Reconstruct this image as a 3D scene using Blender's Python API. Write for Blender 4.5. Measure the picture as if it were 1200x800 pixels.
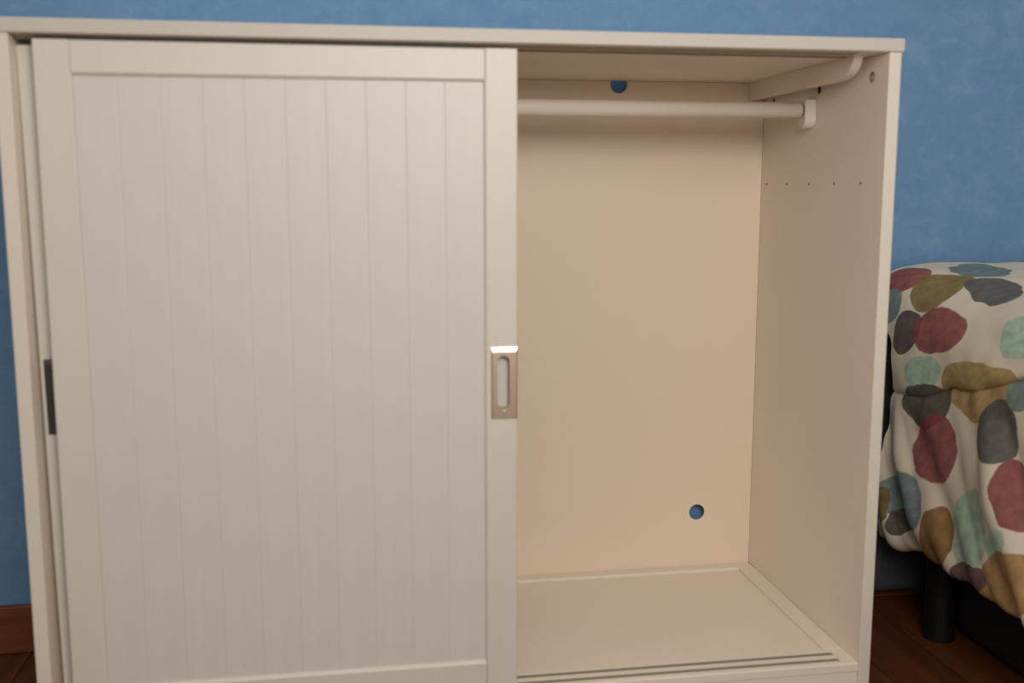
import bpy, bmesh, math, random
from mathutils import Vector, Matrix, noise
random.seed(7)
for o in list(bpy.data.objects): bpy.data.objects.remove(o)
S = bpy.context.scene
C = S.collection

# ------------------------------------------------------------------ camera
cd = bpy.data.cameras.new('camera'); cam = bpy.data.objects.new('camera', cd); C.objects.link(cam)
cam.location = (0.4198, -1.4005, 0.8112)
cam.rotation_euler = (math.pi/2 - 0.145, 0, -0.1595)
cd.sensor_width = 36; cd.lens = 36.63; cd.clip_start = .02
cd.dof.use_dof = True; cd.dof.focus_distance = 1.95; cd.dof.aperture_fstop = 2.6
S.camera = cam

# ------------------------------------------------------------------ light
w = bpy.data.worlds.new('room_ambience'); S.world = w; w.use_nodes = True
bg = w.node_tree.nodes['Background']
bg.inputs[0].default_value = (1.0, .90, .80, 1); bg.inputs[1].default_value = 0.45

def area(name, loc, target, size, power, col, shape='DISK', size_y=None):
    l = bpy.data.lights.new(name, 'AREA'); l.shape = shape; l.size = size
    if size_y: l.size_y = size_y
    l.energy = power; l.color = col
    o = bpy.data.objects.new(name, l); C.objects.link(o); o.location = loc
    o.rotation_euler = (Vector(target) - Vector(loc)).to_track_quat('-Z', 'Y').to_euler()
    return o
area('room_lamp_light', (0.75, -1.50, 1.30), (0.68, 0.1, 0.80), 0.72, 14.0, (1.0, .94, .87))

S.view_settings.view_transform = 'Standard'; S.view_settings.look = 'None'
S.view_settings.gamma = 1; S.view_settings.use_curve_mapping = False
S.view_settings.exposure = 0.0

# ------------------------------------------------------------------ materials
def mat(name, col, rough=.5, metal=0, spec=.5):
    m = bpy.data.materials.new(name); m.use_nodes = True
    b = m.node_tree.nodes['Principled BSDF']
    b.inputs['Base Color'].default_value = (*col, 1); b.inputs['Roughness'].default_value = rough
    b.inputs['Metallic'].default_value = metal; b.inputs['Specular IOR Level'].default_value = spec
    return m
def N(m, t, **kw):
    n = m.node_tree.nodes.new(t)
    for k, v in kw.items(): setattr(n, k, v)
    return n
def L(m, a, b): m.node_tree.links.new(a, b)
def bsdf(m): return m.node_tree.nodes['Principled BSDF']
def ramp(m, fac, stops):
    r = N(m, 'ShaderNodeValToRGB'); e = r.color_ramp.elements
    while len(e) < len(stops): e.new(.5)
    for x, (p, c) in zip(e, stops): x.position = p; x.color = (*c, 1)
    L(m, fac, r.inputs[0]); return r.outputs[0]
def grain(m, c0, c1, scale, stretch, bump=0, detail=4):
    """colour mottled between c0 and c1 by object-space noise, with a little relief"""
    tc = N(m, 'ShaderNodeTexCoord'); mp = N(m, 'ShaderNodeMapping'); mp.inputs['Scale'].default_value = stretch
    nz = N(m, 'ShaderNodeTexNoise'); nz.inputs['Scale'].default_value = scale; nz.inputs['Detail'].default_value = detail
    L(m, tc.outputs['Object'], mp.inputs[0]); L(m, mp.outputs[0], nz.inputs['Vector'])
    L(m, ramp(m, nz.outputs[0], [(.3, c0), (.7, c1)]), bsdf(m).inputs['Base Color'])
    if bump:
        bp = N(m, 'ShaderNodeBump'); bp.inputs['Strength'].default_value = bump; bp.inputs['Distance'].default_value = .002
        L(m, nz.outputs[0], bp.inputs['Height']); L(m, bp.outputs[0], bsdf(m).inputs['Normal'])
    return m

white = grain(mat('white_foil', (.8, .74, .65), .45), (.875, .79, .685), (.895, .81, .705), 6, (1, 1, 1))
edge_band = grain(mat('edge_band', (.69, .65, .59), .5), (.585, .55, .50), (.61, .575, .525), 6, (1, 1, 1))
rail_white = mat('gloss_white_rail', (.93, .85, .75), .35)
side_band = grain(mat('side_edge_band', (.76, .70, .62), .5), (.75, .69, .61), (.775, .715, .635), 6, (1, 1, 1))
white_door = grain(mat('white_painted_wood', (.8, .74, .65), .42), (.70, .668, .605), (.73, .693, .63), 5, (6, 1, .5), .03)
white_plank = grain(mat('white_painted_plank', (.8, .74, .65), .42), (.685, .655, .625), (.715, .68, .645), 5, (8, 1, .4), .03)
cream = grain(mat('cream_back_board', (.8, .72, .6), .5), (.885, .75, .60), (.905, .77, .62), 4, (1, 1, 1))
plastic = mat('ivory_plastic', (.78, .72, .62), .4)
track_grey = mat('grey_track_plastic', (.27, .25, .21), .5)
dark_guide = mat('dark_guide_plastic', (.035, .038, .03), .6)
dark_hole = mat('raw_chipboard_hole', (.20, .14, .09), .9)
nickel = mat('brushed_nickel', (.82, .67, .54), .36, 1)
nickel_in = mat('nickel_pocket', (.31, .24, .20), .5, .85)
dark_metal = mat('dark_bronze_metal', (.10, .09, .085), .4, .9)
steel = mat('cam_steel', (.75, .71, .64), .45, .6)
blackm = grain(mat('black_fabric', (.012, .012, .014), .8), (.006, .006, .007), (.010, .010, .012), 90, (1, 1, 1), .15)
black_plastic = mat('black_leg_plastic', (.007, .007, .008), .55, 0, .3)
navy = grain(mat('navy_upholstery', (.012, .016, .03), .85), (.045, .048, .060), (.058, .061, .074), 160, (1, 1, 1), .2)
sheetm = mat('plain_mattress_ticking', (.45, .41, .36), .9)

wallm = mat('blue_sponged_wall', (.12, .26, .46), .75, 0, .2)
def wall_nodes(m):
    tc = N(m, 'ShaderNodeTexCoord')
    a = N(m, 'ShaderNodeTexNoise'); a.inputs['Scale'].default_value = 9; a.inputs['Detail'].default_value = 6; a.inputs['Distortion'].default_value = 1.6
    b = N(m, 'ShaderNodeTexNoise'); b.inputs['Scale'].default_value = 38; b.inputs['Detail'].default_value = 4; b.inputs['Distortion'].default_value = 1.0
    for n in (a, b): L(m, tc.outputs['Object'], n.inputs['Vector'])
    mx = N(m, 'ShaderNodeMath', operation='MULTIPLY_ADD'); mx.inputs[1].default_value = .55
    L(m, a.outputs[0], mx.inputs[0])
    m2 = N(m, 'ShaderNodeMath', operation='MULTIPLY'); m2.inputs[1].default_value = .45
    L(m, b.outputs[0], m2.inputs[0]); L(m, m2.outputs[0], mx.inputs[2])
    L(m, ramp(m, mx.outputs[0], [(.30, (.140, .295, .52)), (.52, (.165, .33, .56)), (.70, (.212, .375, .595))]), bsdf(m).inputs['Base Color'])
    bp = N(m, 'ShaderNodeBump'); bp.inputs['Strength'].default_value = .25; bp.inputs['Distance'].default_value = .003
    L(m, b.outputs[0], bp.inputs['Height']); L(m, bp.outputs[0], bsdf(m).inputs['Normal'])
wall_nodes(wallm)

woodm = mat('red_brown_floor_wood', (.13, .035, .012), .42)
def wood_nodes(m, c0, c1):
    tc = N(m, 'ShaderNodeTexCoord'); oi = N(m, 'ShaderNodeObjectInfo')
    ad = N(m, 'ShaderNodeVectorMath', operation='ADD'); sc = N(m, 'ShaderNodeVectorMath', operation='SCALE'); sc.inputs['Scale'].default_value = 7
    cb = N(m, 'ShaderNodeCombineXYZ')
    for i in range(3): L(m, oi.outputs['Random'], cb.inputs[i])
    L(m, cb.outputs[0], sc.inputs[0]); L(m, sc.outputs[0], ad.inputs[1]); L(m, tc.outputs['Object'], ad.inputs[0])
    mp = N(m, 'ShaderNodeMapping'); mp.inputs['Scale'].default_value = (26, 1.6, 26)
    nz = N(m, 'ShaderNodeTexNoise'); nz.inputs['Scale'].default_value = 1.5; nz.inputs['Detail'].default_value = 6; nz.inputs['Distortion'].default_value = .6
    L(m, ad.outputs[0], mp.inputs[0]); L(m, mp.outputs[0], nz.inputs['Vector'])
    L(m, ramp(m, nz.outputs[0], [(.3, c0), (.7, c1)]), bsdf(m).inputs['Base Color'])
wood_nodes(woodm, (.085, .021, .007), (.155, .045, .015))
skirtm = mat('orange_brown_skirting_wood', (.2, .06, .018), .4)
grain(skirtm, (.15, .045, .013), (.22, .07, .02), 3, (1.5, 20, 22))

# ------------------------------------------------------------------ mesh helpers
def finish(name, bm, m, parent=None, off=(0, 0, 0), smooth=False):
    me = bpy.data.meshes.new(name)
    bmesh.ops.recalc_face_normals(bm, faces=bm.faces[:])
    if any(off): bmesh.ops.translate(bm, verts=bm.verts[:], vec=-Vector(off))
    bm.to_mesh(me); bm.free()
    for x in (m if isinstance(m, (list, tuple)) else [m]): me.materials.append(x)
    if smooth:
        for p in me.polygons: p.use_smooth = True
    o = bpy.data.objects.new(name, me); C.objects.link(o); o.location = off
    if parent: setpar(o, parent)
    return o
def worldloc(o):
    v = o.location.copy()
    while o.parent: o = o.parent; v += o.location
    return v
def setpar(o, p):
    o.location = o.location - worldloc(p); o.parent = p
def addbox(bm, lo, hi, bev=0, seg=2):
    r = bmesh.ops.create_cube(bm, size=1)
    for v in r['verts']:
        for i in range(3): v.co[i] = lo[i] + (v.co[i] + .5) * (hi[i] - lo[i])
    if bev:
        es = list({e for v in r['verts'] for e in v.link_edges})
        bmesh.ops.bevel(bm, geom=es, offset=bev, segments=seg, profile=.5, affect='EDGES', clamp_overlap=True)
def box(name, lo, hi, m, parent=None, bev=.0012, seg=2):
    bm = bmesh.new(); addbox(bm, lo, hi, bev, seg)
    c = [(a + b) / 2 for a, b in zip(lo, hi)]
    return finish(name, bm, m, parent, c)
def addcyl(bm, a, b, r, n=24, r2=None):
    a, b = Vector(a), Vector(b)
    q = (b - a).to_track_quat('Z', 'Y').to_matrix().to_4x4()
    return bmesh.ops.create_cone(bm, cap_ends=True, segments=n, radius1=r, radius2=r if r2 is None else r2, depth=(b - a).length,
                          matrix=Matrix.Translation((a + b) / 2) @ q)
def prism(bm, pts, axis, a, b):
    """extrude the closed outline pts (2-D) along axis from a to b"""
    def P(p, t):
        return {'x': (t, p[0], p[1]), 'y': (p[0], t, p[1]), 'z': (p[0], p[1], t)}[axis]
    A = [bm.verts.new(P(p, a)) for p in pts]; B = [bm.verts.new(P(p, b)) for p in pts]
    n = len(pts)
    bm.faces.new(A); bm.faces.new(B[::-1])
    for i in range(n): bm.faces.new((A[i], A[(i+1) % n], B[(i+1) % n], B[i]))
def cut(o, fill):
    """subtract the shapes that fill(bm) adds (world coordinates) from o"""
    bm = bmesh.new(); fill(bm)
    bmesh.ops.recalc_face_normals(bm, faces=bm.faces[:])
    me = bpy.data.meshes.new('cutter'); bm.to_mesh(me); bm.free()
    for x in o.data.materials: me.materials.append(x)
    for p in me.polygons: p.material_index = len(o.data.materials) - 1
    k = bpy.data.objects.new('cutter', me); C.objects.link(k)
    md = o.modifiers.new('b', 'BOOLEAN'); md.operation = 'DIFFERENCE'; md.object = k; md.solver = 'EXACT'
    bpy.context.view_layer.update()
    dg = bpy.context.evaluated_depsgraph_get()
    new = bpy.data.meshes.new_from_object(o.evaluated_get(dg))
    o.modifiers.clear(); old = o.data; nm = old.name; o.data = new
    bpy.data.meshes.remove(old); new.name = nm
    bpy.data.objects.remove(k); bpy.data.meshes.remove(me)
def root(name, loc, label, cat, group=None):
    o = bpy.data.objects.new(name, None); C.objects.link(o); o.location = loc; o.empty_display_size = .1
    o['label'] = label; o['category'] = cat
    if group: o['group'] = group
    return o
def struct(o): o['kind'] = 'structure'; return o

# ------------------------------------------------------------------ room shell
H = 1.02           # top of the wardrobe above the floor
WY = 0.468         # face of the blue wall
struct(box('wall_back', (-2.2, WY, 0), (3.6, WY + .12, 2.55), wallm, bev=0))
floor = struct(box('floor', (-2.2, -3.0, -.08), (3.6, WY + .12, -.016), mat('floor_base', (.02, .008, .004), .9), bev=0))
struct(box('baseboard_back', (-2.2, WY - .013, .0005), (3.6, WY - .0005, .088), skirtm, bev=.003))
# floor boards run from the wall towards the camera
bw = .121
bmesh_board = {}
for i in range(48):
    x0 = -2.2 + i * bw
    y = WY + .10
    first = True
    while y > -3.0:
        ln = random.choice((.62, .9, 1.25)) if first else 1.25
        first = False
        y0 = max(y - ln, -3.0); key = round(y - y0, 2)
        if key < .05: break
        if key not in bmesh_board:
            b = bmesh.new(); addbox(b, (-bw/2 + .0006, -key/2 + .0006, -.0155), (bw/2 - .0006, key/2 - .0006, 0), .0008, 1)
            o = finish('floor_board', b, woodm); bmesh_board[key] = o
        else:
            o = bmesh_board[key].copy(); C.objects.link(o)
        o.location = (x0 + bw/2, y - key/2, 0); o.parent = None
        setpar(o, floor)
        y = y0

# ------------------------------------------------------------------ wardrobe
W, T = 1.2, .018
D0, D1 = .444, .448     # back board, front and rear face
ZB = H - .925           # top of the bottom board
wr = root('wardrobe', (W/2, .22, 0), 'low white wardrobe with one sliding door open, standing against the blue wall', 'wardrobe')

top = box('top_board', (-.003, -.0024, H - T), (W + .003, .452, H), [white, edge_band], wr, .0015)
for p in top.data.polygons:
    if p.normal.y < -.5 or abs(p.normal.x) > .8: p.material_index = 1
sides = []
for name, x0 in (('side_panel', 0), ('side_panel', W - T)):
    s = box(name, (x0, 0, 0), (x0 + T, .45, H - T - .0006), [white, dark_hole], wr, .001)
    xi = T if x0 == 0 else W - T
    d = -1 if x0 == 0 else 1
    def fill(bm, xi=xi, d=d):
        for y in (.421, .331, .243, .154, .068):
            addcyl(bm, (xi - d*.003, y, H - .2), (xi + d*.009, y, H - .2), .0026, 12)
        addcyl(bm, (xi - d*.003, .219, H - .05), (xi + d*.011, .219, H - .05), .0068, 20)
        addcyl(bm, (xi - d*.003, .048, H - .048), (xi + d*.012, .048, H - .048), .0078, 24)
        addcyl(bm, (xi - d*.003, .400, H - .052), (xi + d*.010, .400, H - .052), .0040, 14)
        addcyl(bm, (xi - d*.003, .296, H - .091), (xi + d*.008, .296, H - .091), .0022, 10)
    cut(s, fill); sides.append(s)
    s.data.materials.append(side_band)
    for p in s.data.polygons:
        if p.normal.y < -.5 and p.center.y + s.location.y + s.parent.location.y < .004: p.material_index = 2
    bm = bmesh.new(); addcyl(bm, (xi + d*.0025, .0500, H - .048), (xi + d*.0118, .0500, H - .048), .0055, 20)
    addbox(bm, (min(xi + d*.0012, xi + d*.0025), .0460, H - .0490), (max(xi + d*.0012, xi + d*.0025), .0540, H - .0470))
    finish('cam_fitting', bm, steel, wr, (xi, .048, H - .048))

def arc(cx, cz, r, a0, a1, n):
    return [(cx + r*math.cos(a0 + (a1-a0)*i/n), cz + r*math.sin(a0 + (a1-a0)*i/n)) for i in range(n + 1)]
back = box('back_board', (T + .0005, D0, .06), (W - T - .0005, D1, H - T - .0005), cream, wr, 0)
def holes(bm):
    for x in (.909, ): addcyl(bm, (x, D0 - .01, H - .0245), (x, D1 + .01, H - .0245), .0155, 32)
    addcyl(bm, (1.0745, D0 - .01, H - .8195), (1.0745, D1 + .01, H - .8195), .0152, 32)
cut(back, holes)

# bottom: a frame with a sunk panel, two running grooves in the front rail
x0, x1 = T + .0005, W - T - .0005
bm = bmesh.new()
g1, g2, gw, gd = .0125, .0335, .0125, .0026
prof = [(.0012, ZB - .013), (.0012, ZB - .0015), (.0027, ZB)]
for g in (g1, g2): prof += [(g, ZB), (g, ZB - gd), (g + gw, ZB - gd), (g + gw, ZB)]
prof += [(.056, ZB), (.057, ZB - .001), (.057, ZB - .013)]
prism(bm, prof, 'x', .03, W - .0415)
for a, b in ((x0, .03), (W - .0415, x1)):
    prism(bm, [prof[0], prof[1], prof[2], prof[-3], prof[-2], prof[-1]], 'x', a, b)
finish('bottom_front_rail', bm, white, wr, (W/2, .03, ZB))
box('bottom_back_rail', (x0, .418, ZB - .013), (x1, .4435, ZB), white, wr, .0025, 3)
for a, b in ((x0, T + .030), (W - T - .030, x1)):
    box('bottom_side_rail', (a, .0575, ZB - .013), (b, .4178, ZB), white, wr, .0012)
box('bottom_panel', (T + .0302, .0572, ZB - .013), (W - T - .0302, .4178, ZB - .0052), white, wr, 0)
for g in (g1, g2):
    box('bottom_track', (.031, g + .0003, ZB - gd + .0001), (W - .0425, g + gw - .0003, ZB - gd + .0008), track_grey, wr, 0)
box('plinth', (x0, .003, .001), (x1, .021, ZB - .0145), white, wr, .001)
# upper running track under the top board
bm = bmesh.new()
for y in (.0255, .049): addbox(bm, (x0 + .002, y, H - T - .0042), (x1 - .040, y + .0025, H - T - .0002))
addbox(bm, (x0 + .002, .004, H - T - .0014), (x1 - .040, .0515, H - T - .0002))
finish('top_track', bm, mat('brown_track_plastic', (.46, .38, .29), .7), wr, (W/2, .03, H - T))

# cleats that tie the top board to the back, rounded at the front
for xa in (T + .017, W - .0495):
    pts = [(.4440, H - T), (.4440, H - .049)]
    for i in range(13):
        a = math.pi/2 * i/12
        pts.append((.100 - .056*math.sin(a), H - T - .0310*math.cos(a)))
    bm = bmesh.new(); prism(bm, pts, 'x', xa, xa + .0145)
    es = [e for e in bm.edges if abs(e.verts[0].co.x - e.verts[1].co.x) < 1e-6]
    bmesh.ops.bevel(bm, geom=es, offset=.0008, segments=1, affect='EDGES')
    finish('top_cleat', bm, white, wr, (xa + .007, .25, H - T))

# clothes rail and its two holders
bm = bmesh.new(); addcyl(bm, (.040, .241, H - .0815), (W - .040, .241, H - .0815), .0126, 40)
rail = finish('clothes_rail', bm, rail_white, wr, (W/2, .241, H - .0815), True)
for p in rail.data.polygons:
    if len(p.vertices) > 4: p.use_smooth = False
for xa, d in ((T + .0004, 1), (W - T - .0004, -1)):
    out = [(.2265, H - .0655), (.2555, H - .0655)] + [(.241 + .0145*math.cos(t), H - .0965 - .0145*math.sin(t)) for t in [math.pi*i/16 for i in range(17)]]
    bm = bmesh.new(); prism(bm, out, 'x', xa, xa + d*.0185)
    es = [e for e in bm.edges if abs(e.verts[0].co.x - e.verts[1].co.x) < 1e-6]
    bmesh.ops.bevel(bm, geom=es, offset=.0012, segments=2, affect='EDGES')
    hd = finish('rail_holder', bm, plastic, wr, (xa, .241, H - .085))
    bm = bmesh.new(); addcyl(bm, (xa + d*.0186, .241, H - .0815), (xa + d*.0225, .241, H - .0815), .0095, 24)
    finish('rail_pin', bm, dark_metal, hd, (xa + d*.02, .241, H - .0815))

# sliding doors: core board > stiles, rails, ten planks, recessed handle
def slot(cx, cz, rw, rh, n=14):
    pts = []
    for i in range(n + 1):
        a = math.pi*i/n; pts.append((cx + rw*math.cos(a), cz + rh - rw + rw*math.sin(a)))
    for i in range(n + 1):
        a = math.pi + math.pi*i/n; pts.append((cx + rw*math.cos(a), cz - rh + rw + rw*math.sin(a)))
    return pts
def door(x0, x1, y0, z0, z1, hx, hz, guide_len, front):
    th, st = .0175, .045
    cx, cz = (x0 + x1)/2, (z0 + z1)/2
    core = box('sliding_door', (x0 + .012, y0 + .0100, z0 + .012), (x1 - .012, y0 + .0140, z1 - .012), white_door, wr, 0)
    hw, hh = .0185, .0505
    for xa in (x0, x1 - st):
        xo, xin = (xa, xa + st) if xa == x0 else (xa + st, xa)
        e = 1 if xa == x0 else -1
        bm = bmesh.new()
        prism(bm, [(xo, y0 + .0022), (xo + e*.0007, y0 + .0007), (xo + e*.0022, y0), (xin - e*.0028, y0), (xin, y0 + .0030), (xin, y0 + th), (xo, y0 + th)], 'z', z0, z1)
        s = finish('stile', bm, white_door, core, (xa, y0, z0))
        if xa - .001 <= hx <= xa + st + .001:
            hx_ = hx
            def fill(bm): addbox(bm, (hx_ - hw + .002, y0 - .01, hz - hh + .002), (hx_ + hw - .0025, y0 + .0120, hz + hh - .002))
            cut(s, fill)
    for za, zb in ((z1 - .0435, z1), (z0, z0 + .0405)):
        zo, zin, e = (zb, za, -1) if zb == z1 else (za, zb, 1)
        bm = bmesh.new()
        prism(bm, [(y0 + .0022, zo), (y0 + .0007, zo + e*.0007), (y0 + .0002, zo + e*.0022), (y0 + .0002, zin - e*.0042), (y0 + .0034, zin - e*.0006), (y0 + .0050, zin), (y0 + th, zin), (y0 + th, zo)], 'x', x0 + st, x1 - st)
        finish('rail', bm, white_door, core, (cx, y0, (za + zb)/2))
    pa, pb = x0 + st, x1 - st
    n = 10; pw = (pb - pa)/n
    first = None
    for i in range(n):
        if first is None:
            bm = bmesh.new()
            pr = [(-pw/2, .0098), (-pw/2, .0056), (-pw/2 + .0012, .0050), (pw/2 - .0012, .0050), (pw/2, .0056), (pw/2, .0098)]
            zl, zh = z0 + .0405 - cz, z1 - .0435 - cz
            prism(bm, pr, 'z', zl, zh)
            first = finish('plank', bm, white_plank); o = first
        else:
            o = first.copy(); C.objects.link(o)
        o.parent = None; o.location = (pa + (i + .5)*pw, y0, cz); setpar(o, core)
    # handle
    bm = bmesh.new()
    L_, R_, B_, T_, f = hx - hw, hx + hw, hz - hh, hz + hh, y0 - .0030
    ring = [[(L_, y0 + .0008, B_), (R_, y0 + .0008, B_), (R_, y0 + .0008, T_), (L_, y0 + .0008, T_)],
            [(L_, f + .0021, B_), (R_, f + .0021, B_), (R_, f + .0021, T_), (L_, f + .0021, T_)],
            [(L_ + .0022, f, B_ + .0022), (R_ - .0022, f, B_ + .0022), (R_ - .0022, f, T_ - .0064), (L_ + .0022, f, T_ - .0064)]]
    vv = [[bm.verts.new(c) for c in r_] for r_ in ring]
    bm.faces.new(vv[0]); bm.faces.new(vv[2])
    for u_, v_ in zip(vv, vv[1:]):
        for i in range(4): bm.faces.new((u_[i], u_[(i+1) % 4], v_[(i+1) % 4], v_[i]))
    addbox(bm, (hx - hw + .0025, y0 + .0007, hz - hh + .0025), (hx + hw - .003, y0 + .0110, hz + hh - .0025))
    h = finish('handle', bm, [nickel, nickel_in] if front else [dark_metal, dark_metal], core, (hx, y0, hz))
    cut(h, lambda b: prism(b, slot(hx - .0015, hz + .002, .0085, .0365), 'y', y0 - .008, y0 + .0065))
    h['label'] = 'brushed nickel recessed handle' if front else 'dark metal recessed handle'
    bm = bmesh.new()
    bmesh.ops.create_uvsphere(bm, u_segments=12, v_segments=8, radius=.0024, matrix=Matrix.Translation((hx - .0005, y0 - .0026, hz - .0395)))
    finish('handle_screw', bm, steel, core, (hx, y0, hz - .0395), True)
    # guide strip along the top edge
    box('door_guide', (x0 + .004, y0 + .005, z1 - .0003), (x0 + guide_len, y0 + .013, z1 + .0052), dark_guide, core, 0)
    return core
front = door(.0437, .6535, .0045, .0995, H - .0245, .6350, H - .4745, .545, True)
rear = door(.0220, .6140, .0290, .0995, H - .0270, .0460, H - .4775, .560, False)
rear.rotation_euler = (0, math.radians(-.50), 0)      # hangs a little out of true
front['label'] = 'front sliding door of ten grooved planks'

# ------------------------------------------------------------------ bed
BX0, BX1, BY0, BY1 = 1.43, 2.32, -1.40, .452
bed = root('bed', ((BX0 + BX1)/2, -.47, 0), 'single bed on black round legs with a dark navy headboard, against the blue wall', 'bed')
bm = bmesh.new(); addbox(bm, (1.455, BY0 + .03, .215), (BX1 - .02, .395, .30), .006)
finish('bed_frame', bm, black_plastic, bed, (1.88, -.5, .21))
bm = bmesh.new(); addbox(bm, (1.462, BY0 + .02, .301), (BX1 - .02, .385, .575), .05, 4)
finish('mattress', bm, sheetm, bed, (1.88, -.5, .43), True)
bm = bmesh.new(); addbox(bm, (1.375, .402, .03), (BX1 - .03, .4535, .545), .018, 4)
finish('headboard', bm, navy, bed, (1.85, .43, .37))
for (x, y) in ((1.478, .262), (2.25, .262), (1.478, -1.3), (2.25, -1.3)):
    bm = bmesh.new(); addcyl(bm, (x, y, .0006), (x, y, .2148), .0275, 28, .029)
    finish('leg', bm, black_plastic, bed, (x, y, .1))

# quilt: a draped, puffed cover; coordinates on the cloth are metres along the bed (u) and up over it (v)
def lerp(a, b, t): return a + (b - a)*t
def ss(t): t = max(0, min(1, t)); return t*t*(3 - 2*t)
def pw(tab, x):
    if x <= tab[0][0]: return tab[0][1]
    for (a, fa), (b, fb) in zip(tab, tab[1:]):
        if x <= b: return lerp(fa, fb, ss((x - a)/(b - a)))
    return tab[-1][1]
def crease_z(y): return pw([(-1.4, .52), (-.35, .545), (0, .537), (.20, .490), (.31, .458), (.45, .445)], y)
# (fraction key, x, z) of the section; z of the lower part scales with the crease height
def section(y):
    zc = crease_z(y); hem = .170 + .010*math.sin(y*9) 
    out = pw([(-1.4, 0), (-.2, 0), (.38, .0)], y)
    low = [(1.434, 0), (1.420, .02), (1.411, .15), (1.408, .35), (1.408, .58), (1.410, .80), (1.412, .93), (1.418, 1.0)]
    P = [(x + out, lerp(hem, zc, f)) for x, f in low]
    hi = .662
    rnd = [(1.411, .03), (1.409, .12), (1.414, .32), (1.426, .53), (1.448, .73), (1.488, .88), (1.55, .97), (1.64, 1.0)]
    sqr = [(1.410, .03), (1.407, .12), (1.406, .34), (1.408, .58), (1.414, .80), (1.436, .945), (1.50, .995), (1.62, 1.0)]
    k = ss((y - .13)/.22)
    upp = [(lerp(a[0], b[0], k), lerp(a[1], b[1], k)) for a, b in zip(rnd, sqr)]
    upp += [(1.80, 1.0), (2.05, .99), (2.25, .93), (2.33, .75), (2.35, .4), (2.345, -.6), (2.335, -1.5)]
    P += [(x + out, lerp(zc, hi, f)) for x, f in upp]
    return P
def catmull(P, n):
    q = []
    Q = [P[0]] + P + [P[-1]]
    for i in range(1, len(Q) - 2):
        p0, p1, p2, p3 = Q[i-1], Q[i], Q[i+1], Q[i+2]
        for k in range(n):
            t = k/n
            q.append(tuple(.5*((2*p1[j]) + (-p0[j]+p2[j])*t + (2*p0[j]-5*p1[j]+4*p2[j]-p3[j])*t*t + (-p0[j]+3*p1[j]-3*p2[j]+p3[j])*t**3) for j in range(2)))
    q.append(P[-1]); return q
def quilt_mesh():
    NU, SEG = 230, 8
    me = bpy.data.meshes.new('quilt'); verts = []; uvs = []
    vref = None
    for iu in range(NU + 1):
        fu = (iu/NU)**1.6
        ybase = lerp(.40, -1.42, fu)
        prof = catmull(section(ybase), SEG)
        if vref is None:
            vref = [0]
            for a, b in zip(prof, prof[1:]): vref.append(vref[-1] + math.hypot(b[0]-a[0], b[1]-a[1]))
        M = len(prof)
        for k, (x, z) in enumerate(prof):
            v = vref[k]
            f = k/SEG                                    # section key index
            # how far back towards the wall the cover reaches at this height
            yh = pw([(0, .385), (2, .372), (4, .352), (6, .340), (7.3, .333), (9, .326), (10.2, .332), (11.2, .385), (12.5, .420), (14, .438), (22, .440), (31, .440), (33, .385)], f)
            y = lerp(yh, -1.42, fu)
            # outward normal in the section
            a = prof[max(k-1, 0)]; b = prof[min(k+1, M-1)]
            nx, nz = -(b[1]-a[1]), (b[0]-a[0]); ln = math.hypot(nx, nz) or 1; nx /= ln; nz /= ln
            low = ss((7.2 - f)/4) if f < 8 else 0        # folds fade in towards the hem
            d = 0
            ph = y*1.0 - v*.55
            sn = math.sin(ph*52 + 3.2*noise.noise((y*8, v*4, 1.3)))
            d += low*((.0045 + .005*noise.noise((y*5, v*4, 9)))*sn*abs(sn)**.5*1.7 + .012*noise.noise((ph*20, v*3.5, 7)))
            d += .009*noise.noise((y*8, v*6, 2.7)) + .0025*noise.noise((y*24, v*20, 5.1))
            near = abs(f - 7)
            d += -.003*max(0, 1 - near/.9)
            if f < 1.0: d *= .6 + .4*f
            # gathered puckers next to the crease
            d += .0015*math.sin(y*95 + 3*noise.noise((y*11, 0, 4)))*max(0, 1 - near/2.2)
            verts.append((x + nx*d, y, z + nz*d)); uvs.append((y, v))
    faces = []
    for i in range(NU):
        for k in range(M - 1):
            a = i*M + k; faces.append((a, a+1, a+M+1, a+M))
    me.from_pydata(verts, [], faces)
    uvl = me.uv_layers.new(name='cloth')
    for lp in me.loops: uvl.data[lp.index].uv = uvs[lp.vertex_index]
    for p in me.polygons: p.use_smooth = True
    return me
quiltm = mat('printed_cotton', (.6, .55, .47), .9, 0, .15)
CREAM=(.82,.735,.60); 
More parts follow.
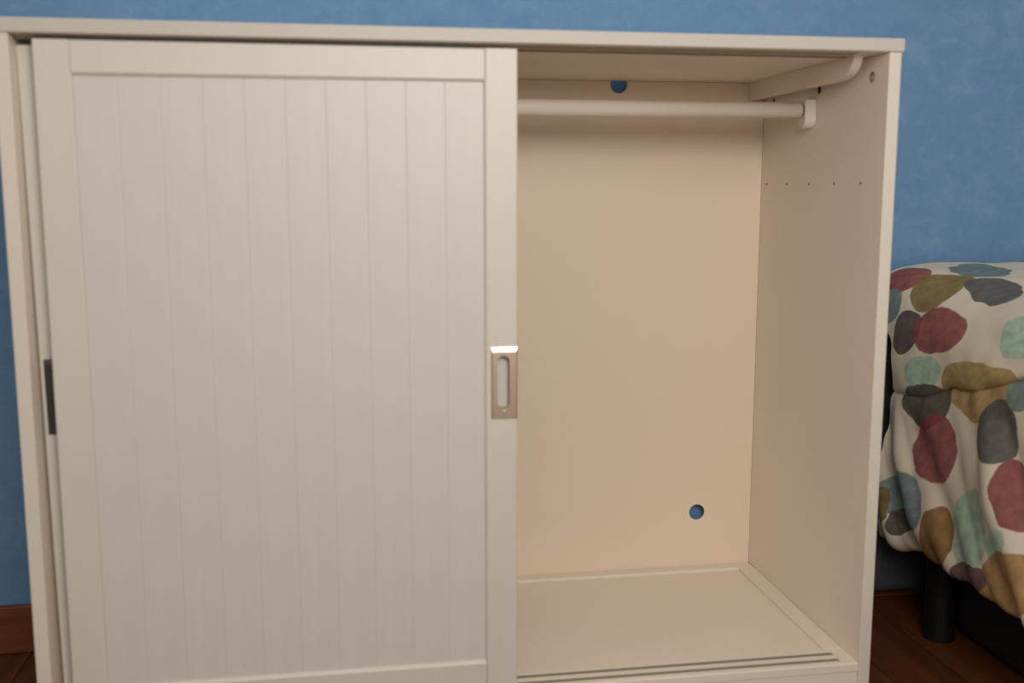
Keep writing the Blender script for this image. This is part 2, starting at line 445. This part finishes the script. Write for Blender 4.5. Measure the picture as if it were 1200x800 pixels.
PAT = [
    (0.3628, 0.5093, -15.18, 21.42, -11.10, -17.60, (0.300, 0.082, 0.085)),
    (0.2689, 0.4946, -12.45, 17.62, -15.07, -10.52, (0.250, 0.180, 0.060)),
    (0.3168, 0.6138, -13.82, 15.07, -4.47, -9.51, (0.160, 0.250, 0.270)),
    (0.1611, 0.5078, -15.52, 20.13, -1.08, -27.09, (0.110, 0.112, 0.115)),
    (0.3586, 0.4485, -25.02, -1.41, 1.94, -32.20, (0.200, 0.290, 0.280)),
    (0.2941, 0.4081, -26.57, -7.37, 2.74, -25.32, (0.100, 0.075, 0.085)),
    (0.2044, 0.4158, -11.46, 14.73, -8.57, -19.48, (0.300, 0.082, 0.085)),
    (0.0009, 0.3981, -22.66, 7.05, -0.91, -20.20, (0.420, 0.610, 0.480)),
    (0.2335, 0.3418, -20.26, 7.43, -5.22, -32.55, (0.420, 0.610, 0.480)),
    (0.0797, 0.2996, -8.70, -3.88, 5.52, -17.34, (0.430, 0.290, 0.115)),
    (0.2236, 0.2776, -13.21, 10.65, -5.18, -19.49, (0.095, 0.088, 0.072)),
    (0.1917, 0.1966, -16.08, 0.22, 0.31, -16.55, (0.300, 0.082, 0.085)),
    (0.0223, 0.2273, -18.70, -9.98, 9.35, -22.87, (0.110, 0.112, 0.115)),
    (-0.0292, 0.1567, -22.43, 14.42, -9.77, -20.18, (0.300, 0.082, 0.085)),
    (0.0786, 0.0890, -18.27, -0.55, -3.50, -16.31, (0.420, 0.610, 0.480)),
    (-0.0020, 0.0877, -35.44, -4.12, -11.76, -38.90, (0.420, 0.610, 0.480)),
    (0.1653, 0.0539, -23.21, -1.08, -5.45, -20.31, (0.300, 0.160, 0.050)),
    (-0.0235, 0.0476, -10.44, 8.79, -12.21, -23.83, (0.420, 0.250, 0.090)),
    (0.2698, 0.0980, -12.80, 8.83, -5.22, -16.73, (0.200, 0.290, 0.280)),
    (0.3357, 0.0691, -48.95, -2.90, -4.68, -23.47, (0.240, 0.170, 0.060)),
    (0.2896, 0.0513, -36.86, -3.87, -7.10, -42.19, (0.120, 0.100, 0.090)),
    (0.0802, 0.0226, -23.44, -26.52, -0.88, -42.44, (0.160, 0.090, 0.100)),
    (-0.0173, 0.2723, -34.83, 9.81, -3.44, -54.57, (0.200, 0.290, 0.280)),
    (-0.9669, 1.0354, 5.30, 12.22, -17.23, 7.47, (0.300, 0.082, 0.085)),
    (-0.2978, 1.7290, 1.32, 13.49, -21.90, 2.14, (0.420, 0.250, 0.090)),
    (-0.5441, 1.5914, 0.99, 13.12, -22.30, 1.68, (0.420, 0.250, 0.090)),
    (-1.1240, 1.7614, 5.62, 15.58, -16.80, 6.06, (0.300, 0.190, 0.065)),
    (-0.0200, 1.1246, 9.62, 13.35, -14.09, 10.16, (0.110, 0.112, 0.115)),
    (-0.6946, 1.4994, 2.92, 12.45, -18.59, 4.36, (0.300, 0.190, 0.065)),
    (-1.1525, 0.4128, -14.02, 1.55, -2.06, -18.66, (0.420, 0.610, 0.480)),
    (-0.3553, 1.0161, 4.36, 14.56, -19.93, 5.97, (0.300, 0.082, 0.085)),
    (0.1586, 1.8854, -7.98, 13.41, -14.95, -8.90, (0.200, 0.290, 0.280)),
    (0.2465, 1.0827, -9.52, 12.00, -13.75, -10.91, (0.200, 0.290, 0.280)),
    (-0.9139, 0.2367, 0.75, 13.14, -19.69, 1.13, (0.420, 0.610, 0.480)),
    (0.0571, 0.7809, 13.22, 6.77, -8.16, 15.94, (0.300, 0.082, 0.085)),
    (-1.3196, 1.1692, 12.70, 1.80, -2.93, 20.64, (0.420, 0.610, 0.480)),
    (-0.4801, 1.8997, 9.10, 13.34, -15.65, 10.67, (0.300, 0.082, 0.085)),
    (0.3270, 1.8481, 9.15, 11.91, -14.57, 11.20, (0.420, 0.610, 0.480)),
    (-0.8288, 1.8239, -13.64, 4.61, -6.37, -18.84, (0.200, 0.290, 0.280)),
    (-0.6971, 1.6492, -8.59, 13.48, -14.17, -9.03, (0.200, 0.290, 0.280)),
    (-0.9062, 1.2067, -7.50, 9.35, -15.64, -12.55, (0.420, 0.610, 0.480)),
    (-1.3791, 0.7899, -4.09, 16.01, -18.25, -4.67, (0.420, 0.250, 0.090)),
    (-1.1575, 1.2053, 7.31, 12.56, -14.77, 8.59, (0.200, 0.290, 0.280)),
    (-0.1134, 1.4041, 16.22, 1.13, -1.28, 18.42, (0.420, 0.610, 0.480)),
    (-0.9430, 0.8681, -4.21, 14.09, -19.74, -5.89, (0.420, 0.610, 0.480)),
    (-0.0202, 1.6054, 8.48, 9.26, -16.80, 15.39, (0.300, 0.082, 0.085)),
    (0.3679, 1.3008, 12.64, 5.53, -7.46, 17.04, (0.420, 0.610, 0.480)),
    (-0.9656, 0.3565, 2.62, 12.64, -22.34, 4.63, (0.420, 0.610, 0.480)),
    (-0.9915, 1.5406, -16.00, 2.01, -2.25, -17.92, (0.300, 0.190, 0.065)),
    (0.2105, 0.8582, 12.07, 10.30, -12.60, 14.76, (0.300, 0.190, 0.065)),
    (-0.8264, 1.5909, -2.84, 11.92, -20.21, -4.82, (0.420, 0.250, 0.090)),
    (-0.3271, 0.8015, -0.70, 12.29, -19.82, -1.13, (0.420, 0.250, 0.090)),
    (-0.6412, 0.7986, 3.39, 11.56, -21.42, 6.27, (0.300, 0.082, 0.085)),
    (-0.5689, 1.4333, -8.35, 8.47, -13.75, -13.55, (0.300, 0.190, 0.065)),
    (0.1680, 1.6323, -15.80, 1.47, -2.00, -21.46, (0.300, 0.082, 0.085)),
    (0.2446, 1.3198, -11.78, 2.89, -4.10, -16.69, (0.200, 0.290, 0.280)),
    (-1.3102, 0.9152, 12.80, 5.10, -8.00, 20.06, (0.300, 0.082, 0.085)),
    (-0.4446, 0.7872, -13.03, 2.55, -3.98, -20.39, (0.420, 0.610, 0.480)),
    (0.3690, 1.0292, -13.47, 9.09, -12.16, -18.03, (0.300, 0.082, 0.085)),
    (-0.4270, 1.5540, 10.76, 6.42, -8.74, 14.66, (0.300, 0.190, 0.065)),
    (-1.3091, 0.5163, 9.09, 10.21, -15.05, 13.40, (0.110, 0.112, 0.115)),
    (0.1598, 1.4749, 16.16, 2.36, -2.85, 19.52, (0.300, 0.082, 0.085)),
    (-0.4861, 0.6010, 8.00, 12.14, -15.56, 10.26, (0.200, 0.290, 0.280)),
    (-0.8465, 0.5040, -14.13, 0.55, -0.88, -22.56, (0.300, 0.082, 0.085)),
    (-0.0968, 0.7234, 15.03, 3.85, -5.10, 19.88, (0.200, 0.290, 0.280)),
    (-0.2165, 1.0299, -6.80, 14.89, -15.69, -7.17, (0.300, 0.082, 0.085)),
    (-0.7222, 0.9439, -8.43, 11.41, -14.76, -10.90, (0.110, 0.112, 0.115)),
    (-1.3674, 0.4160, 8.85, 10.03, -13.28, 11.72, (0.300, 0.190, 0.065)),
    (-1.1759, 1.5472, -5.93, 10.63, -15.52, -8.66, (0.420, 0.250, 0.090)),
    (-1.2023, 0.6057, -1.24, 12.39, -18.13, -1.81, (0.110, 0.112, 0.115)),
    (-1.3194, 0.1746, 11.61, 3.74, -6.78, 21.05, (0.300, 0.082, 0.085)),
    (-0.5229, 1.3248, 9.29, 11.55, -17.87, 14.38, (0.200, 0.290, 0.280)),
    (-1.2057, 1.4249, -15.91, 3.34, -4.30, -20.46, (0.200, 0.290, 0.280)),
    (-1.0716, 0.1471, -13.13, 0.09, -0.14, -19.93, (0.420, 0.250, 0.090)),
    (-0.7625, 0.7957, 13.32, 3.56, -4.34, 16.23, (0.110, 0.112, 0.115)),
    (-0.6442, 1.0814, -2.98, 11.66, -17.83, -4.55, (0.300, 0.190, 0.065)),
    (-0.0384, 1.7439, -0.75, 14.05, -18.18, -0.97, (0.300, 0.190, 0.065)),
    (-1.1333, 0.9810, -12.04, 2.52, -3.96, -18.94, (0.420, 0.610, 0.480)),
    (-0.1781, 1.6272, -3.94, 12.81, -16.01, -4.92, (0.300, 0.190, 0.065)),
    (-0.3628, 0.4544, 0.68, 12.24, -20.16, 1.12, (0.420, 0.250, 0.090)),
    (-0.5271, 1.1396, 1.25, 12.30, -17.52, 1.78, (0.200, 0.290, 0.280)),
    (-1.3495, 1.8888, 11.64, 2.69, -4.02, 17.37, (0.300, 0.082, 0.085)),
    (-0.5493, 0.4368, 9.50, 8.62, -12.41, 13.67, (0.300, 0.190, 0.065)),
    (-1.0549, 0.4920, 10.72, 7.14, -9.65, 14.48, (0.420, 0.610, 0.480)),
    (-0.9192, 1.7384, 13.93, 1.59, -2.05, 18.00, (0.420, 0.610, 0.480)),
    (-1.3875, 0.6370, 2.77, 13.58, -21.40, 4.36, (0.200, 0.290, 0.280)),
    (-0.0489, 0.9322, 13.59, 5.65, -6.63, 15.95, (0.300, 0.082, 0.085)),
    (-0.1889, 0.2141, -11.33, 4.21, -7.96, -21.43, (0.420, 0.250, 0.090)),
    (-0.0217, 0.5623, -6.86, 11.16, -15.07, -9.27, (0.420, 0.610, 0.480)),
    (-0.7839, 1.0769, -1.04, 13.00, -19.49, -1.56, (0.300, 0.082, 0.085)),
    (-0.0931, 1.2909, -3.19, 15.16, -18.25, -3.85, (0.420, 0.250, 0.090)),
    (-1.1278, 0.7054, -13.57, 3.51, -5.69, -22.03, (0.200, 0.290, 0.280)),
    (-0.3900, 1.2318, 1.96, 14.62, -21.94, 2.95, (0.300, 0.082, 0.085)),
    (-0.6868, 0.1900, 10.75, 12.25, -16.91, 14.84, (0.110, 0.112, 0.115)),
    (-0.0006, 0.6737, 7.16, 12.34, -16.72, 9.70, (0.300, 0.082, 0.085)),
    (-1.2186, 0.2144, -9.82, 8.20, -14.14, -16.94, (0.300, 0.190, 0.065)),
    (-0.6880, 1.8709, 12.23, 5.22, -6.83, 16.00, (0.300, 0.190, 0.065)),
    (-0.4086, 0.3241, 10.36, 6.52, -10.95, 17.40, (0.420, 0.610, 0.480)),
    (-1.3452, 1.5280, -11.25, 4.02, -6.88, -19.26, (0.200, 0.290, 0.280)),
    (-0.4940, 1.0066, -7.34, 9.67, -14.75, -11.19, (0.300, 0.082, 0.085)),
    (-0.3055, 1.3828, 12.62, 0.09, -0.14, 18.55, (0.110, 0.112, 0.115)),
    (-0.5496, 0.1688, -16.01, 3.95, -4.51, -18.27, (0.200, 0.290, 0.280)),
    (-1.2583, 1.0252, -14.33, 3.23, -3.82, -16.91, (0.420, 0.250, 0.090)),
    (-1.0360, 1.3299, 11.33, 9.42, -11.38, 13.69, (0.110, 0.112, 0.115)),
    (-1.2581, 0.3811, 12.08, 6.68, -8.86, 16.03, (0.200, 0.290, 0.280)),
    (-0.5100, 0.0445, 1.73, 12.82, -19.86, 2.68, (0.110, 0.112, 0.115)),
    (-0.9926, 0.0051, 9.96, 7.67, -13.69, 17.77, (0.110, 0.112, 0.115)),
    (-0.8215, 0.0625, -9.43, 11.87, -18.34, -14.56, (0.110, 0.112, 0.115)),
]
def quilt_nodes(m):
    uv = N(m, 'ShaderNodeUVMap', uv_map='cloth')
    nz = N(m, 'ShaderNodeTexNoise'); nz.inputs['Scale'].default_value = 14; nz.inputs['Detail'].default_value = 3
    L(m, uv.outputs[0], nz.inputs['Vector'])
    s = N(m, 'ShaderNodeVectorMath', operation='SUBTRACT'); s.inputs[1].default_value = (.5, .5, .5); L(m, nz.outputs['Color'], s.inputs[0])
    k = N(m, 'ShaderNodeVectorMath', operation='SCALE'); k.inputs['Scale'].default_value = .028; L(m, s.outputs[0], k.inputs[0])
    ad = N(m, 'ShaderNodeVectorMath', operation='ADD'); L(m, uv.outputs[0], ad.inputs[0]); L(m, k.outputs[0], ad.inputs[1])
    # dry-brush streaks inside the shapes
    st = N(m, 'ShaderNodeTexNoise'); st.inputs['Scale'].default_value = 60; st.inputs['Detail'].default_value = 5; L(m, uv.outputs[0], st.inputs['Vector'])
    gr = N(m, 'ShaderNodeTexNoise'); gr.inputs['Scale'].default_value = 420; gr.inputs['Detail'].default_value = 2; L(m, uv.outputs[0], gr.inputs['Vector'])
    cur = None; un = None
    for (cu, cv, a, b, c, d, col) in PAT:
        sb = N(m, 'ShaderNodeVectorMath', operation='SUBTRACT'); sb.inputs[1].default_value = (cu, cv, 0); L(m, ad.outputs[0], sb.inputs[0])
        d1 = N(m, 'ShaderNodeVectorMath', operation='DOT_PRODUCT'); d1.inputs[1].default_value = (a, b, 0); L(m, sb.outputs[0], d1.inputs[0])
        d2 = N(m, 'ShaderNodeVectorMath', operation='DOT_PRODUCT'); d2.inputs[1].default_value = (c, d, 0); L(m, sb.outputs[0], d2.inputs[0])
        p1 = N(m, 'ShaderNodeMath', operation='POWER'); p1.inputs[1].default_value = 2; L(m, d1.outputs['Value'], p1.inputs[0])
        p2 = N(m, 'ShaderNodeMath', operation='MULTIPLY_ADD'); L(m, d2.outputs['Value'], p2.inputs[0]); L(m, d2.outputs['Value'], p2.inputs[1]); L(m, p1.outputs[0], p2.inputs[2])
        mr = N(m, 'ShaderNodeMapRange'); mr.inputs['From Min'].default_value = 1.05; mr.inputs['From Max'].default_value = .95
        mr.inputs['To Max'].default_value = .93
        L(m, p2.outputs[0], mr.inputs[0])
        mx = N(m, 'ShaderNodeMix', data_type='RGBA'); L(m, mr.outputs[0], mx.inputs[0])
        if cur is None: mx.inputs[6].default_value = (*CREAM, 1)
        else: L(m, cur, mx.inputs[6])
        mx.inputs[7].default_value = (*col, 1); cur = mx.outputs[2]
        if un is None: un = mr.outputs[0]
        else:
            mm = N(m, 'ShaderNodeMath', operation='MAXIMUM'); L(m, un, mm.inputs[0]); L(m, mr.outputs[0], mm.inputs[1]); un = mm.outputs[0]
    if cur is not None:
        hs = N(m, 'ShaderNodeMath', operation='MULTIPLY_ADD'); hs.inputs[1].default_value = 1.0; hs.inputs[2].default_value = .50; L(m, st.outputs[0], hs.inputs[0])
        ml = N(m, 'ShaderNodeVectorMath', operation='SCALE'); L(m, cur, ml.inputs[0])
        fm = N(m, 'ShaderNodeMix', data_type='FLOAT'); fm.inputs[2].default_value = .97
        L(m, un, fm.inputs[0]); L(m, hs.outputs[0], fm.inputs[3]); L(m, fm.outputs[0], ml.inputs['Scale'])
        L(m, ml.outputs[0], bsdf(m).inputs['Base Color'])
    bp = N(m, 'ShaderNodeBump'); bp.inputs['Strength'].default_value = .2; bp.inputs['Distance'].default_value = .0008
    L(m, gr.outputs[0], bp.inputs['Height']); L(m, bp.outputs[0], bsdf(m).inputs['Normal'])
quilt_nodes(quiltm)
qm = quilt_mesh(); qm.materials.append(quiltm)
quilt = bpy.data.objects.new('quilt', qm); C.objects.link(quilt)
sd = quilt.modifiers.new('thick', 'SOLIDIFY'); sd.thickness = .008; sd.offset = -1
quilt['label'] = 'cream quilt printed with maroon, mustard, mint and grey ovals, draped over the bed'
quilt['category'] = 'quilt'

# ------------------------------------------------------------------ bag stored under the bed
bag = root('storage_bag', (1.80, -.17, 0), 'black rounded storage bag lying on the floor under the bed', 'bag')
bm = bmesh.new(); addbox(bm, (1.502, -.75, .0008), (2.20, .285, .185), .05, 6)
bo = finish('bag_body', bm, blackm, bag, (1.80, -.17, .08), True)
bm = bmesh.new()
addbox(bm, (1.545, -.70, .1835), (2.15, -.695, .1865), .001, 1); addbox(bm, (1.545, .225, .1835), (2.15, .23, .1865), .001, 1)
addbox(bm, (1.545, -.70, .1835), (1.55, .23, .1865), .001, 1)
finish('zip', bm, dark_metal, bag, (1.8, -.17, .16))
